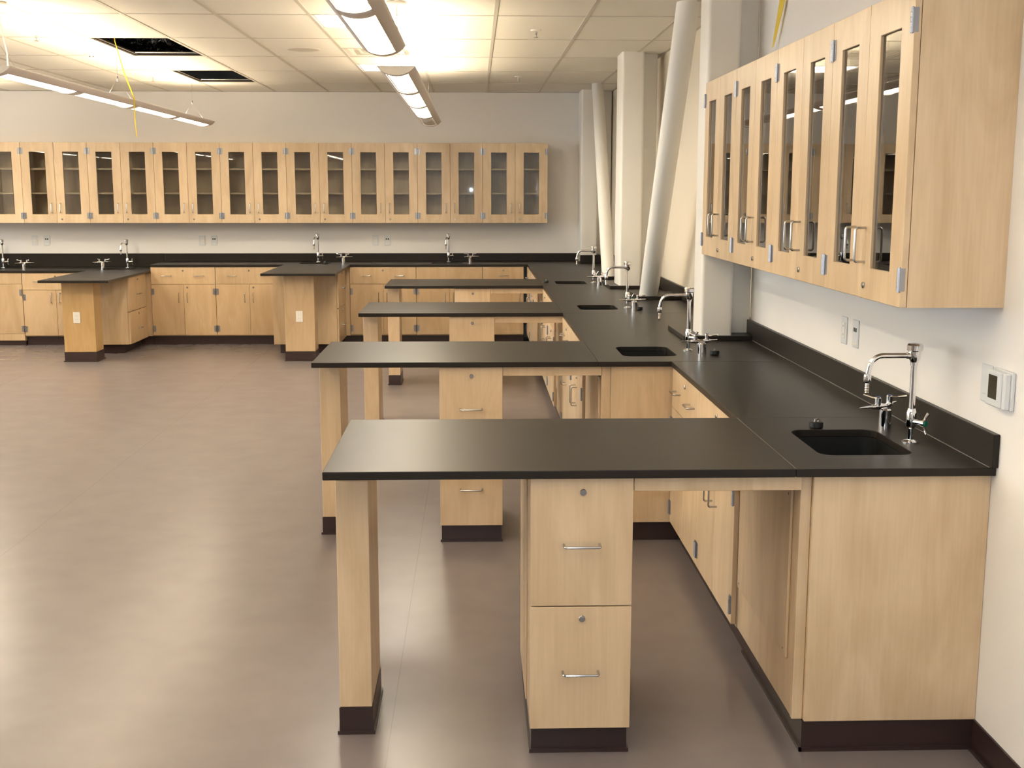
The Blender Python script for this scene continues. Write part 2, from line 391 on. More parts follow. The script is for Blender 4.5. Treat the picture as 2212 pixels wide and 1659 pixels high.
# ------------------------------------------------------------------ pendants
PW, PS, PL = .115, .055, 5.72
NA = 20
def arc(t): # t -1..1
    a = t * radians(66); R = PW / sin(radians(66)); return R * sin(a), -(R * cos(a) - R * cos(radians(66))) * (PS / (R - R * cos(radians(66))))
WINL = 1.27
def pendant(x, y0, label, off=(), cables=(.12, 2.6, 5.2), stem=False):
    r = thing('pendant_light', (x, y0, 2.48), 0, label, 'light', 'long curved pendant lights')
    def shell(bm):
        q = PL / 4; cuts = [0]
        for k in range(4): cuts += [k * q + (q - WINL) / 2, k * q + (q + WINL) / 2]
        cuts += [PL]
        for i in range(len(cuts) - 1):
            win = i % 2 == 1
            for k in range(NA):
                t0, t1 = -1 + 2 * k / NA, -1 + 2 * (k + 1) / NA
                if win and abs((t0 + t1) / 2) < .5: continue
                (xa, za), (xb, zb) = arc(t0), arc(t1)
                o_ = [bm.verts.new(p) for p in ((xa, cuts[i], za), (xb, cuts[i], zb), (xb, cuts[i + 1], zb), (xa, cuts[i + 1], za))]
                bm.faces.new(o_)
        bmesh.ops.remove_doubles(bm, verts=bm.verts, dist=1e-5)
    me = cached('pshell', 'fixture_shell', shell)
    o = link('housing', me, r); md = o.modifiers.new('t', 'SOLIDIFY'); md.thickness = .003; md.offset = 1
    def lens(bm):
        q = (PL / 4 - WINL) / 2 + .004; prev = None
        for k in range(9):
            xa, za = arc(-.455 + .91 * k / 8); a = bm.verts.new((xa * .985, q, za + .006)); c_ = bm.verts.new((xa * .985, q + WINL - .008, za + .006))
            if prev: bm.faces.new((prev[0], a, c_, prev[1]))
            prev = (a, c_)
    for k in range(4):
        l = link('lens', cached('plens', 'lens_off' if k in off else 'lens_on', lens), r, (0, k * PL / 4, 0))
        md = l.modifiers.new('t', 'SOLIDIFY'); md.thickness = .002
        if k in off: l['label'] = 'unlit milky lens'
        if k not in off:
            for sx_ in (-1, 1): link('lamp_tube', cached('ptube', 'tube_on', lambda b_: add_tube(b_, [(0, .06, 0), (0, PL / 4 - .06, 0)], .008, 8)), r, (sx_ * .045, k * PL / 4, -.012))
    def cap(bm):
        vs = [bm.verts.new((arc(-1 + 2 * k / NA)[0], 0, arc(-1 + 2 * k / NA)[1])) for k in range(NA + 1)]
        f_ = bm.faces.new(vs); e = bmesh.ops.extrude_face_region(bm, geom=[f_])
        for v in [q for q in e['geom'] if isinstance(q, bmesh.types.BMVert)]: v.co.y += .004
    link('end_cap', cached('pcap', 'fixture_white', cap, False), r, (0, .012, 0)); link('end_cap', cached('pcap', 'fixture_shell', cap, False), r, (0, PL - .014, 0))
    h = ZC - 2.48
    for cy_ in cables:
        for sx_ in (-1, 1):
            bm = bmesh.new(); add_tube(bm, [(sx_ * .105, cy_, -.002), (0, cy_, .16), (0, cy_, h)], .0013, 5)
            link('cable', finish(bm, 'cable', 'steel', True), r)
        link('gripper', cached('grip', 'steel', lambda b_: add_lathe(b_, [(.005, .14), (.006, .15), (.006, .175), (.003, .18)], 8)), r, (0, cy_, 0))
    bm = bmesh.new(); add_tube(bm, [(.02, .22, -.04), (.02, .22, .1), (.0, .2, .25), (0, .2, h)], .004, 6); link('power_cord', finish(bm, 'cord', 'fixture_white', True), r)
    link('canopy', cached('pcan', 'fixture_white', lambda b_: add_lathe(b_, [(.06, h), (.06, h - .012), (.05, h - .02)], 20)), r, (0, .16, 0))
    return r
pendant(-.47, .63, 'long curved pendant lamp hanging over the front benches')
pendant(-.47, 7.35, 'long curved pendant lamp with one unlit lens, hanging toward the far wall', off=(3,))
pendant(-2.92, 7.45, 'long curved pendant lamp beside the ceiling openings')
pendant(-2.92, .63, 'long curved pendant lamp over the open floor')
for i, x in enumerate((-5.4, -7.9)):
    pendant(x, 7.45, 'long curved pendant lamp of the %s row from the windows, far end' % ['second', 'first'][i])
    pendant(x, .63, 'long curved pendant lamp of the %s row from the windows, entrance end' % ['second', 'first'][i])

# yellow straps
bm = bmesh.new()
def ribbon(bm, pts, wds, nrm):
    prev = None; nrm = Vector(nrm)
    for p, wd in zip(pts, wds):
        p = Vector(p); a, c_ = bm.verts.new(p - nrm * wd / 2), bm.verts.new(p + nrm * wd / 2)
        if prev: bm.faces.new((prev[0], prev[1], c_, a))
        prev = (a, c_)
ribbon(bm, [(-2.84, 9.72, 3.15), (-2.835, 9.74, 2.9), (-2.80, 9.84, 2.66), (-2.755, 9.92, 2.47), (-2.76, 9.93, 2.3), (-2.752, 9.93, 2.17)], [.007, .008, .009, .011, .008, .007], (.95, .2, .1))
o = link('yellow_strap', finish(bm, 'strap', 'yellow_tape')); md = o.modifiers.new('t', 'SOLIDIFY'); md.thickness = .002
tag(o, 'thin yellow strap dangling from the ceiling opening past the pendant lamp', 'strap')
bm = bmesh.new()
ribbon(bm, [(1.545, 5.98, ZC - .002), (1.54, 6.02, 2.74), (1.535, 6.10, 2.60), (1.535, 6.18, 2.50), (1.535, 6.21, 2.46)], [.075, .066, .045, .024, .008], (.25, -.97, 0))
o = link('yellow_tape_end', finish(bm, 'tape', 'yellow_tape')); md = o.modifiers.new('t', 'SOLIDIFY'); md.thickness = .002
tag(o, 'tapering end of yellow tape hanging from the ceiling above the glass cabinets', 'tape')

# ------------------------------------------------------------------ columns and braces
def column(x0, x1, y0, y1, z0, label, web=None):
    r = thing('steel_column', ((x0 + x1) / 2, y0, z0), 0, label, 'column', 'boxed columns along the wall'); wd, dp = x1 - x0, y1 - y0
    me = slab_mesh(rrect(-wd / 2, wd / 2, 0, dp, .022, 5), [], 0, ZC + .02 - z0, 'paint_column', 'column')
    o = link('casing', me, r)
    for p in me.polygons: p.use_smooth = True
    me.set_sharp_from_angle(angle=radians(40))
    if web: box('web_casing', r, 'paint_column', wd / 2 - .01, wd / 2 + web, dp * .45, dp * .45 + .05, 0, ZC + .02 - z0, .004)
column(1.255, 1.435, 6.50, 6.74, HC + TH, 'boxed cream column standing on the worktop behind the second sink', .12)
column(1.232, 1.42, 10.05, 10.42, HC + TH, 'boxed cream column between the two slanted pipes', .13)
column(1.225, 1.42, 13.72, YB - .002, 1.006, 'boxed cream column in the corner at the far wall', .17)
def brace(p0, p1, rd, label):
    bm = bmesh.new(); p0 = Vector(p0); p1 = Vector(p1)
    d = (p1 - p0).normalized(); add_tube(bm, [p0, p0 + d * .3, p1 - d * .3, p1], rd, 28)
    for v in bm.verts:                      # cut level with worktop and ceiling
        if (v.co - p0).length < rd * 1.05 or abs((v.co - p0).dot(d)) < .01: v.co += d * ((p0.z - v.co.z) / d.z)
        elif abs((v.co - p1).dot(d)) < .01: v.co += d * ((p1.z - v.co.z) / d.z)
    tag(link('slanted_pipe', finish(bm, 'pipe', 'paint_pipe', True)), label, 'pipe', 'slanted structural pipes')
brace((1.345, 9.10, HC + TH), (1.315, 7.46, ZC + .012), .072, 'thick cream pipe slanting from the worktop up over the second bench')
brace((1.275, 11.25, HC + TH), (1.325, 12.98, ZC + .012), .062, 'thick cream pipe slanting up toward the far wall corner')
def base_slab(x0, y0, y1, label, x1=XWF - .021):
    o = link('column_base_slab', slab_mesh(rect(x0, x1, y0, y1), [], HC, HC + TH, 'epoxy', 'base_slab')); bevel_mod(o, .002)
    tag(o, label, 'slab', 'raised black slabs')
base_slab(1.16, 6.47, 7.02, 'raised black slab under the boxed column behind the second sink', XW - .001)
base_slab(1.25, 8.96, 9.45, 'raised black slab under the slanted pipe over the second bench')
base_slab(1.15, 10.0, 10.62, 'raised black slab under the boxed column between the pipes')
base_slab(1.18, 11.1, 11.5, 'raised black slab under the pipe slanting toward the far corner')

# ------------------------------------------------------------------ worktops and sinks
SINKS = [(1.085, 1.385, 3.585, 3.985), (.745, 1.02, 5.85, 6.225), (.74, 1.01, 8.22, 8.57), (.735, 1.01, 10.54, 10.92)]
def holeloop(s): return rrect(*s, .05)[::-1]
def sink(s, label, ztop=HC):
    x0, x1, y0, y1 = s; cx, cy = (x0 + x1) / 2, (y0 + y1) / 2
    r = thing('sink_basin', (cx, cy, ztop - TH), 0, label, 'sink', 'black drop sinks')
    bm = bmesh.new(); g_ = .012
    loops = [(rrect(x0 - g_ - cx, x1 + g_ - cx, y0 - g_ - cy, y1 + g_ - cy, .055), -.0005), (rrect(x0 - g_ - cx, x1 + g_ - cx, y0 - g_ - cy, y1 + g_ - cy, .055), -.22),
             (rrect(x0 - cx, x1 - cx, y0 - cy, y1 - cy, .05), -.205), (rrect(x0 - cx, x1 - cx, y0 - cy, y1 - cy, .05), -.0005)]
    rings = [[bm.verts.new((a, b_, z)) for a, b_ in lp] for lp, z in loops]
    n = len(rings[0])
    for i, j in ((0, 1), (2, 3), (3, 0)):
        for k in range(n): bm.faces.new((rings[i][k], rings[i][(k + 1) % n], rings[j][(k + 1) % n], rings[j][k]))
    bm.faces.new(rings[1]); bm.faces.new(rings[2])
    link('bowl', finish(bm, 'bowl', 'epoxy_sink', True), r)
    link('drain', cached('drain', 'steel_dark', lambda b_: add_lathe(b_, [(.03, -.2048), (.03, -.2), (.02, -.198)], 16)), r)
def worktop(name, outer, holes, label, z=HC, apron=None, group='black worktops'):
    x0 = min(p[0] for p in outer); y0 = min(p[1] for p in outer)
    o = link(name, slab_mesh([(a - x0, b_ - y0) for a, b_ in outer], [[(a - x0, b_ - y0) for a, b_ in holeloop(h)] for h in holes], -TH, 0, 'epoxy', 'worktop'), None, (x0, y0, z))
    bevel_mod(o, .0025); tag(o, label, 'worktop', group)
    if apron:
        for a in apron: box('apron_rail', o, 'maple', a[0] - x0, a[1] - x0, a[2] - y0, a[3] - y0, -TH - a[4], -TH - .0005)
    return o
BN = ['first bench from the thermostat', 'second bench from the thermostat', 'third bench from the thermostat', 'bench next to the far counter']
G = .0015
for i in range(4):
    xe = XE1 if i == 0 else XE2; px = BXL[i] + .615 + .31
    ap = [(px + .002, .983 if i == 0 else (.618 if i else 0), BY[i] + .03, BY[i] + .048, .047), (px + .002, xe, BY[i] + BD - .05, BY[i] + BD - .032, .047)]
    if i == 0: ap[0] = (px + .002, .983, BY[i] + .03, BY[i] + .048, .047); ap[1] = (px + .002, .95, BY[i] + BD - .05, BY[i] + BD - .032, .047)
    worktop('bench_worktop', rect(BXL[i], xe - G, BY[i], BY[i] + BD), [], 'long black worktop of the ' + BN[i], HC, ap)
worktop('wall_worktop', rect(XE1, XW - .0005, BY[0], BY[0] + BD), SINKS[:1], 'black worktop with sink beside the thermostat')
worktop('wall_worktop', rect(XE1, XW - .0005, BY[0] + BD + G, BY[1] - G), [], 'black worktop section between first and second bench sinks')
worktop('wall_worktop', [(XE2, BY[1]), (XW - .0005, BY[1]), (XW - .0005, 6.619), (XWF - .0005, 6.625), (XWF - .0005, BY[2] - .02 - G), (XE2, BY[2] - .02 - G)], SINKS[1:2], 'deep black worktop with sink at the second bench')
worktop('wall_worktop', rect(XE2, XWF - .0005, BY[2] - .02, BY[3] - .02 - G), SINKS[2:3], 'deep black worktop with sink at the third bench')
worktop('wall_worktop', rect(XE2, XWF - .0005, BY[3] - .02, 12.6 - G), SINKS[3:4], 'deep black worktop with sink at the bench by the far counter')
YFB = 13.475
worktop('corner_worktop', rect(XE2, XWF - .0005, 12.6, YB - .0005), [], 'black corner worktop joining the far counter')
sink(SINKS[0], 'black sink basin in the worktop beside the thermostat'); sink(SINKS[1], 'black sink basin at the second bench, in front of the boxed column')
sink(SINKS[2], 'black sink basin at the third bench'); sink(SINKS[3], 'black sink basin at the bench by the far counter')
XS = -3.66                               # step between high and lowered far counter
BS = [(-2.02, -1.66, 13.62, 13.86), (-.50, -.14, 13.62, 13.86)]
worktop('far_worktop', rect(XS, XE2 - G, YFB, YB - .0005), BS, 'long black worktop along the far wall with two sinks')
for s_, l_ in zip(BS, ('black sink basin in the far worktop behind the peninsula', 'black sink basin in the far worktop behind the benches')): sink(s_, l_)
worktop('far_worktop', rect(-8.2, XS - .003, YFB, YB - .0005), [(-5.75, -5.40, 13.62, 13.86), (-4.25, -3.9, 13.62, 13.86)], 'lowered black worktop along the far wall', LOW)
sink((-5.75, -5.40, 13.62, 13.86), 'black sink basin in the lowered far worktop, window side', LOW); sink((-4.25, -3.9, 13.62, 13.86), 'black sink basin in the lowered worktop behind its peninsula', LOW)
worktop('peninsula_worktop', rect(-2.156, -1.405, 11.97, YFB - G), [], 'black peninsula worktop joining the full-height far counter')
worktop('peninsula_worktop', rect(-4.36, XS - .003, 11.93, YFB - G), [], 'black peninsula worktop at the lowered far counter', LOW)
# pale sealant lines
for n_, (a, c_, d, e, z) in enumerate(((XE1 - .0014, XE1 + .0003, BY[0] + .003, BY[0] + BD - .003, HC), (XE1, XW - .03, BY[0] + BD + .0001, BY[0] + BD + .0013, HC), (XE1, XW - .03, BY[1] - .0013, BY[1] - .0001, HC))):
    tag(box('sealant_line', None, 'caulk', a, c_, d, e, z + .0002, z + .0009, 0), ['pale sealant line where the first bench top meets the sink worktop', 'faint sealant line across the worktop behind the first sink', 'faint sealant line across the worktop before the second sink'][n_], 'sealant')
tag(box('sealant_line', None, 'caulk', XW - .0225, XW - .0206, BY[0] + .002, 6.46, HC + .0002, HC + .0025, 0), 'pale sealant line along the foot of the backsplash below the thermostat', 'sealant')
# backsplashes
def splash(x0, x1, y0, y1, z0, z1, label):
    o = box('backsplash', None, 'epoxy', x0, x1, y0, y1, z0, z1, .002); tag(o, label, 'backsplash', 'black backsplashes')
ZS = 1.008
splash(XW - .0205, XW - .0005, BY[0] - .012, 6.615, HC + .0015, HC + .1035, 'black backsplash strip running behind the first sink below the thermostat')
splash(XWF - .0205, XWF - .0005, 6.63, YB - .021, HC + .0005, HC + .1, 'black backsplash strip on the recessed wall behind the columns')
splash(XS, 1.224, YB - .0205, YB - .0005, HC + .0005, ZS, 'long black backsplash on the far wall')
splash(1.224, XWF - .021, 13.70, 13.72, HC + .0005, 1.006, 'short black backsplash in front of the corner column')
splash(-8.2, XS - .003, YB - .0205, YB - .0005, LOW + .0005, ZS, 'taller black backsplash above the lowered far worktop')

# ------------------------------------------------------------------ hardware
def pull_mesh(vertical, mat='steel'):
    def fn(bm):
        L, d, rc = .108, .034, .009; pts = [(-L / 2, 0, 0), (-L / 2, -(d - rc), 0)]
        for k in range(1, 5):
            a = pi / 2 * k / 4; pts.append((-L / 2 + rc - rc * cos(a), -(d - rc) - rc * sin(a), 0))
        pts += [(-p[0], p[1], 0) for p in pts[::-1]]
        if vertical: pts = [(0, p[1], p[0]) for p in pts]
        add_tube(bm, pts, .0042, 8)
    return cached('pull_v' if vertical else 'pull_h', mat, fn)
def lock_mesh():
    def fn(bm):
        add_lathe(bm, [(.0105, .0), (.0105, -.004), (.009, -.006), (.006, -.006), (.006, -.0075)], 14, axis='y')
        add_box(bm, -.001, .001, -.0082, -.0074, -.004, .004)
    return cached('lock', 'steel', fn)
def hinge_mesh():
    def fn(bm):
        for k in range(5): add_lathe(bm, [(.0062, -.035 + k * .014 + .0006), (.0062, -.035 + (k + 1) * .014 - .0006)], 10)
        add_tube(bm, [(0, 0, -.037), (0, 0, .037)], .0035, 8)
        add_box(bm, -.024, -.004, .002, .0045, -.034, .034); add_box(bm, .0035, .0062, .0, .017, -.034, .034)
    return cached('hinge', 'hinge_steel', fn)
def pull(door, x, z, vertical, y=-.01): return link('handle', pull_mesh(vertical), door, (x, y, z))
def lock(door, x, z, y=-.01): return link('lock', lock_mesh(), door, (x, y, z))
def hinge(door, x, z, side, y=-.0145):
    o = link('hinge', hinge_mesh(), door, (x, y, z))
    if side < 0: o.scale = (-1, 1, 1)
    return o
def front(name, r, x0, x1, z0, z1, mat='maple', y=-.0215):
    return box(name, r, mat, x0, x1, y, y + .02, z0, z1, .0015)
def local(door, x, z): return x - door.location.x, z - door.location.z

def base_cabinet(w, depth, top, style, label, loc, rz, group, hinges=True, mat='maple', toe=True):
    r = thing('base_cabinet', loc, rz, label, 'cabinet', group); g_ = .0015
    if style in ('panel', 'sink_doors'):      # open above, for the sink bowl
        bm = bmesh.new(); zb_ = top - .28; add_box(bm, g_, w - g_, 0, depth, .1, zb_); add_box(bm, g_, w - g_, 0, .016, zb_, top)
        add_box(bm, g_, g_ + .016, .016, depth, zb_, top); add_box(bm, w - g_ - .016, w - g_, .016, depth, zb_, top)
        body = link('body', finish(bm, 'sink_body', mat), r)
    else: body = box('body', r, mat, g_, w - g_, 0, depth, .1, top, .001)
    if toe:
        t_ = box('toe_kick', r, 'rubber', 0, w, .035, .05, 0, .0995, .001)
    zd = top - .198
    if style in ('drawer_doors', 'sink_doors', 'drawer_door'):
        dr = front('drawer' if style != 'sink_doors' else 'false_front', r, g_ + .001, w - g_ - .001, zd + .003, top - .006, mat)
        if style == 'drawer_doors':
            for q in (.25, .75): pull(dr, *local(dr, q * w, 0)[:1], top - .101 - dr.location.z, False)
            lock(dr, 0, top - .043 - dr.location.z)
        elif style == 'drawer_door': pull(dr, 0, top - .101 - dr.location.z, False); lock(dr, 0, top - .043 - dr.location.z)
        if style == 'drawer_door':
            d = front('door', r, g_ + .001, w - g_ - .001, .112, zd - .0005, mat); pull(d, w / 2 - .05, .54 - d.location.z, True); lock(d, w / 2 - .05, zd - .035 - d.location.z)
            hs = [(d, -1, -w / 2 + .009)]
        else:
            d1 = front('door', r, g_ + .001, w / 2 - .0015, .112, zd - .0005, mat); d2 = front('door', r, w / 2 + .0015, w - g_ - .001, .112, zd - .0005, mat)
            pull(d1, w / 4 - .05, .54 - d1.location.z, True); pull(d2, -w / 4 + .045, .54 - d2.location.z, True); lock(d2, -w / 4 + .045, zd - .035 - d2.location.z)
            hs = [(d1, -1, -w / 4 + .009), (d2, 1, w / 4 - .009)]
        if hinges:
            for d, s_, x in hs:
                for z in (.187, min(.608, zd - .08)): hinge(d, x, z - d.location.z, s_)
    if style == 'two_drawers':
        zm = .485 * top / .8886
        for z0, z1 in ((zm + .002, top - .004), (.095, zm - .002)):
            d = front('drawer', r, g_ + .001, w - g_ - .001, z0, z1, mat); pull(d, 0, z1 - .19 - d.location.z, False); lock(d, 0, z1 - .038 - d.location.z)
    if style == 'panel':                  # fixed panel with screwed access plate
        p = box('access_panel', r, mat, .025, w - .085, -.008, -.0005, .27, top - .075, .002)
        for x in (-(w - .11) / 2 + .02, (w - .11) / 2 - .02):
            for z in (.29, top - .1): link('screw', cached('screw', 'steel_dark', lambda b_: add_lathe(b_, [(.004, .0), (.004, -.0015), (.002, -.002)], 8, axis='y')), p, (x, -.004, z - p.location.z))
    return r
TOPB = HC - TH - .0005; TOPL = LOW - TH - .0005
# pedestals and leg posts under the benches
PEDL = ['two-drawer pedestal under the ' + n for n in BN]
for i in range(4):
    x0, y0 = BXL[i] + .615, BY[i] + .045; w_, d_ = .31, .62
    r = thing('drawer_pedestal', (x0, y0, 0), 0, 'narrow maple ' + PEDL[i], 'cabinet', 'drawer pedestals under the benches')
    box('body', r, 'maple', .001, w_ - .001, 0, d_, .09, TOPB, .001)
    bm = bmesh.new(); add_box(bm, .006, w_ - .006, .012, d_ - .004, 0, .0895); add_box(bm, 0, w_, .002, d_ + .004, 0, .012)
    link('rubber_base', finish(bm, 'ped_base', 'rubber'), r)
    for z0, z1 in ((.487, TOPB - .002), (.091, .483)):
        d = front('drawer', r, .001, w_ - .001, z0, z1); pull(d, 0, (.68 if z0 > .4 else .277) - d.location.z, False); lock(d, 0.003, (.842 if z0 > .4 else .447) - d.location.z)
    box('side_strip', r, 'maple', -.004, .0005, .20, d_, .09, TOPB, .001)
    lx, ly = BXL[i] + .013, BY[i] + .20
    r = thing('support_post', (lx, ly, 0), 0, 'square maple post with dark rubber base, under the ' + BN[i], 'post', 'square posts under the benches')
    box('post', r, 'maple', 0, .102, 0, .33, .09, TOPB, .0015)
    bm = bmesh.new(); add_box(bm, -.003, .105, -.003, .333, 0, .0895); add_box(bm, -.009, .111, -.009, .339, 0, .012)
    link('rubber_base', finish(bm, 'leg_base', 'rubber'), r)

# ------------------------------------------------------------------ run along the thermostat wall
R90 = -pi / 2
FX1, FX2 = .985, .62
# near end unit with end panel
r = thing('end_cabinet', (FX1, 3.43, 0), 0, 'maple end cabinet under the sink beside the thermostat, plain side panel', 'cabinet')
dX = XW - .001 - FX1
box('end_panel', r, 'maple', .034, dX, 0, .02, .1, TOPB)
box('filler_strip', r, 'maple', 0, .0335, .018, .04, .1005, TOPB)
box('side_panel', r, 'maple', .003, .02, .0405, .805, .1, TOPB, .001)
p = box('access_panel', r, 'maple', -.006, .0025, .10, .79, .268, TOPB - .065, .002)
for y in (.13, .76):
    for z in (.29, TOPB - .09): link('screw', cached('screwx', 'steel_dark', lambda b_: add_lathe(b_, [(.004, .0), (.004, -.0015), (.002, -.002)], 8, axis='x')), p, (-.0043, y - p.location.y, z - p.location.z))
bm = bmesh.new(); add_box(bm, .03, dX, .008, .018, 0, .0995); add_box(bm, .03, .045, .018, .805, 0, .0995); add_box(bm, .022, dX, .0, .008, 0, .012); add_box(bm, .022, .03, .0, .805, 0, .012)
link('rubber_base', finish(bm, 'endbase', 'rubber'), r)
GR = 'base cabinets along the thermostat wall'
a0, a1 = BY[0] + BD + .025, BY[1] + .005; h = (a1 - a0) / 2
base_cabinet(h, XW - .002 - FX1, TOPB, 'drawer_doors', 'maple drawer and two-door cabinet just behind the first bench', (FX1, a0 + h, 0), R90, GR)
base_cabinet(h, XW - .002 - FX1, TOPB, 'drawer_doors', 'maple drawer and two-door cabinet just before the second bench', (FX1, a1, 0), R90, GR)
# deep end at the second bench
r = thing('end_cabinet', (FX2, BY[1] + .025, 0), 0, 'maple sink cabinet side panel facing across the second bench', 'cabinet')
box('end_panel', r, 'maple', .045, FX1 - FX2 + .03, 0, .02, .1, TOPB); box('filler_strip', r, 'maple', 0, .0445, .016, .036, .1005, TOPB)
box('side_panel', r, 'maple', .003, .02, .037, .795, .1, TOPB, .001)
p = box('access_panel', r, 'maple', -.006, .0025, .09, .78, .268, TOPB - .065, .002)
for z in (.29, TOPB - .09): link('screw', CACHE[('screwx', 'steel_dark')], p, (-.0043, -.3, z - p.location.z))
bm = bmesh.new(); add_box(bm, .03, FX1 - FX2 + .03, .03, .04, 0, .0995); add_box(bm, .03, .045, .04, .795, 0, .0995); link('toe_kick', finish(bm, 'endbase2', 'rubber'), r)
for bi, (b0, b1) in enumerate(((BY[1] + BD + .02, BY[2] + .01), (BY[2] + BD + .02, BY[3] + .01), (BY[3] + BD + .02, 12.75))):
    h = (b1 - b0) / 2
    for k in range(2):
        base_cabinet(h, .6, TOPB, 'drawer_doors', 'maple drawer and two-door cabinet facing the %s aisle, %s the %s sink' % (['second', 'third', 'last'][bi], ['just past', 'two past'][k], ['second', 'third', 'fourth'][bi]), (FX2, b0 + (k + 1) * h, 0), R90, GR)
for bi in (2, 3):
    base_cabinet(BD + .006, .6, TOPB, 'panel', 'maple sink cabinet with screwed access panel under the ' + BN[bi], (FX2, BY[bi] + BD + .018, 0), R90, GR)
base_cabinet(YFB + .03 - 12.755, .6, TOPB, 'drawer_door', 'maple corner cabinet with one drawer and one door', (FX2, YFB + .025, 0), R90, GR)

# ------------------------------------------------------------------ far wall base cabinets
YF = YFB + .03; DP = YB - .002 - YF; GF = 'base cabinets along the far wall'
xs_ = [-3.66, -2.935, -2.185]
base_cabinet(.725, DP, TOPB, 'drawer_doors', 'maple drawer and two-door cabinet at the step of the far counter', (-3.66, YF, 0), 0, GF, mat='maple_honey')
base_cabinet(.76, DP, TOPB, 'drawer_doors', 'maple drawer and two-door cabinet on the lowered-counter side of the peninsula', (-2.935, YF, 0), 0, GF, mat='maple_honey')
base_cabinet(.755, DP, TOPB, 'panel', 'maple cabinet hidden behind the full-height peninsula', (-2.175, YF, 0), 0, GF, mat='maple_honey')
base_cabinet(.755, DP, TOPB, 'drawer_doors', 'maple drawer and two-door cabinet beyond the benches, beside the peninsula', (-1.42, YF, 0), 0, GF, mat='maple_honey')
base_cabinet(.757, DP, TOPB, 'sink_doors', 'maple two-door sink cabinet with plain false front beyond the benches', (-.665, YF, 0), 0, GF, mat='maple_honey')
base_cabinet(.47, DP, TOPB, 'drawer_door', 'narrow maple cabinet with one drawer in the far corner', (.092, YF, 0), 0, GF, mat='maple_honey')
# lowered side
base_cabinet(.69, DP, TOPL, 'panel', 'lowered maple panel cabinet with screwed access plate beside the peninsula', (-4.352, YF, 0), 0, GF, mat='maple_honey')
base_cabinet(.745, DP, TOPL, 'drawer_doors', 'lowered maple drawer and two-door cabinet behind the peninsula post', (-5.10, YF, 0), 0, GF, mat='maple_honey')
r = thing('base_cabinet', (-5.86, YF, 0), 0, 'lowered maple sink cabinet with full-height front reaching the floor', 'cabinet', GF)
box('body', r, 'maple_honey', .001, .757, 0, DP, .05, .58, .001); box('front_rail', r, 'maple_honey', .001, .757, 0, .016, .581, TOPL, .001); box('false_front', r, 'maple_honey', .002, .756, -.0215, -.0015, TOPL - .127, TOPL - .004)
for s_, (a, c_) in ((-1, (.002, .3765)), (1, (.3795, .756))):
    d = front('door', r, a, c_, .135, TOPL - .13, 'maple_honey'); pull(d, -s_ * ((c_ - a) / 2 - .05), .54 - d.location.z, True)
    for z in (.19, .60): hinge(d, s_ * ((c_ - a) / 2 - .008), z - d.location.z, s_)
box('kick_panel', r, 'maple_honey', .002, .756, -.0215, -.0015, .056, .131); box('toe_kick', r, 'rubber', .002, .756, 0, .02, 0, .0495, .001)
base_cabinet(.76, DP, TOPL, 'drawer_doors', 'lowered maple cabinet past the full-height sink front', (-6.63, YF, 0), 0, GF, mat='maple_honey')
# peninsulas: drawer unit + post with socket
def peninsula(xa, xb, ya, top, px0, px1, py, lab, mat):
    w_ = YFB - .02 - ya
    r = thing('peninsula_cabinet', (xb - .0215, ya, 0), pi / 2, 'maple two-drawer cabinet under the ' + lab, 'cabinet', 'peninsula drawer cabinets')
    d_ = (xb - .0215) - xa
    box('body', r, 'maple_honey', .0, w_, 0, d_, .1, top, .001)
    box('toe_kick', r, 'rubber', .04, w_, .07, d_ - .06, 0, .0995, .001)
    zm = .485 * top / .8886
    for z0, z1 in ((zm + .003, top - .004), (.103, zm - .003)):
        dr = front('drawer', r, .002, w_ - .03, z0, z1, 'maple_honey'); pull(dr, 0, z1 - .20 - dr.location.z, False); lock(dr, 0, z1 - .04 - dr.location.z)
    r = thing('peninsula_post', (px0, py, 0), 0, 'square wooden post carrying the ' + lab, 'post', 'peninsula posts')
    wp = px1 - px0
    box('post', r, mat, 0, wp, 0, .24, .1, top, .002)
    bm = bmesh.new(); add_box(bm, -.004, wp + .004, -.004, .244, 0, .0995); add_box(bm, -.012, wp + .012, -.012, .252, 0, .012); link('rubber_base', finish(bm, 'pbase', 'rubber'), r)
    return r
peninsula(-2.165, -1.462, 12.72, TOPB, -1.95, -1.645, 12.14, 'full-height peninsula', 'maple_honey')
peninsula(-4.30, -3.70, 12.75, TOPL, -4.205, -3.885, 12.15, 'lowered peninsula', 'maple_amber')

# ------------------------------------------------------------------ wall cabinets with glass doors
def door_mesh(w, h, gw, g0, g1):
    key = ('gdoor', round(w, 4), round(h, 4)), 'maple'
    if key in CACHE: return CACHE[key]
    bm = bmesh.new(); o_ = [(-w / 2, 0), (w / 2, 0), (w / 2, h), (-w / 2, h)]; i_ = [(-gw / 2, g0), (gw / 2, g0), (gw / 2, g1), (-gw / 2, g1)]
    L_ = {}
    for nm, lp, y in (('of', o_, 0), ('if', i_, 0), ('ob', o_, .02), ('ib', i_, .02)): L_[nm] = [bm.verts.new((x, y, z)) for x, z in lp]
    for k in range(4):
        j = (k + 1) % 4
        for a, b_ in (('of', 'if'), ('if', 'ib'), ('ib', 'ob'), ('ob', 'of')): bm.faces.new((L_[a][k], L_[a][j], L_[b_][j], L_[b_][k]))
    es = [e for e in bm.edges if abs(e.verts[0].co.y - e.verts[1].co.y) > .01 or not any({e.verts[0], e.verts[1]} == {L_[p][k], L_[q][k]} for p, q in (('of', 'if'), ('ib', 'ob')) for k in range(4))]
    bmesh.ops.recalc_face_normals(bm, faces=bm.faces); bmesh.ops.bevel(bm, geom=es, offset=.0015, segments=1, affect='EDGES')
    CACHE[key] = finish(bm, 'glass_door', 'maple'); return CACHE[key]
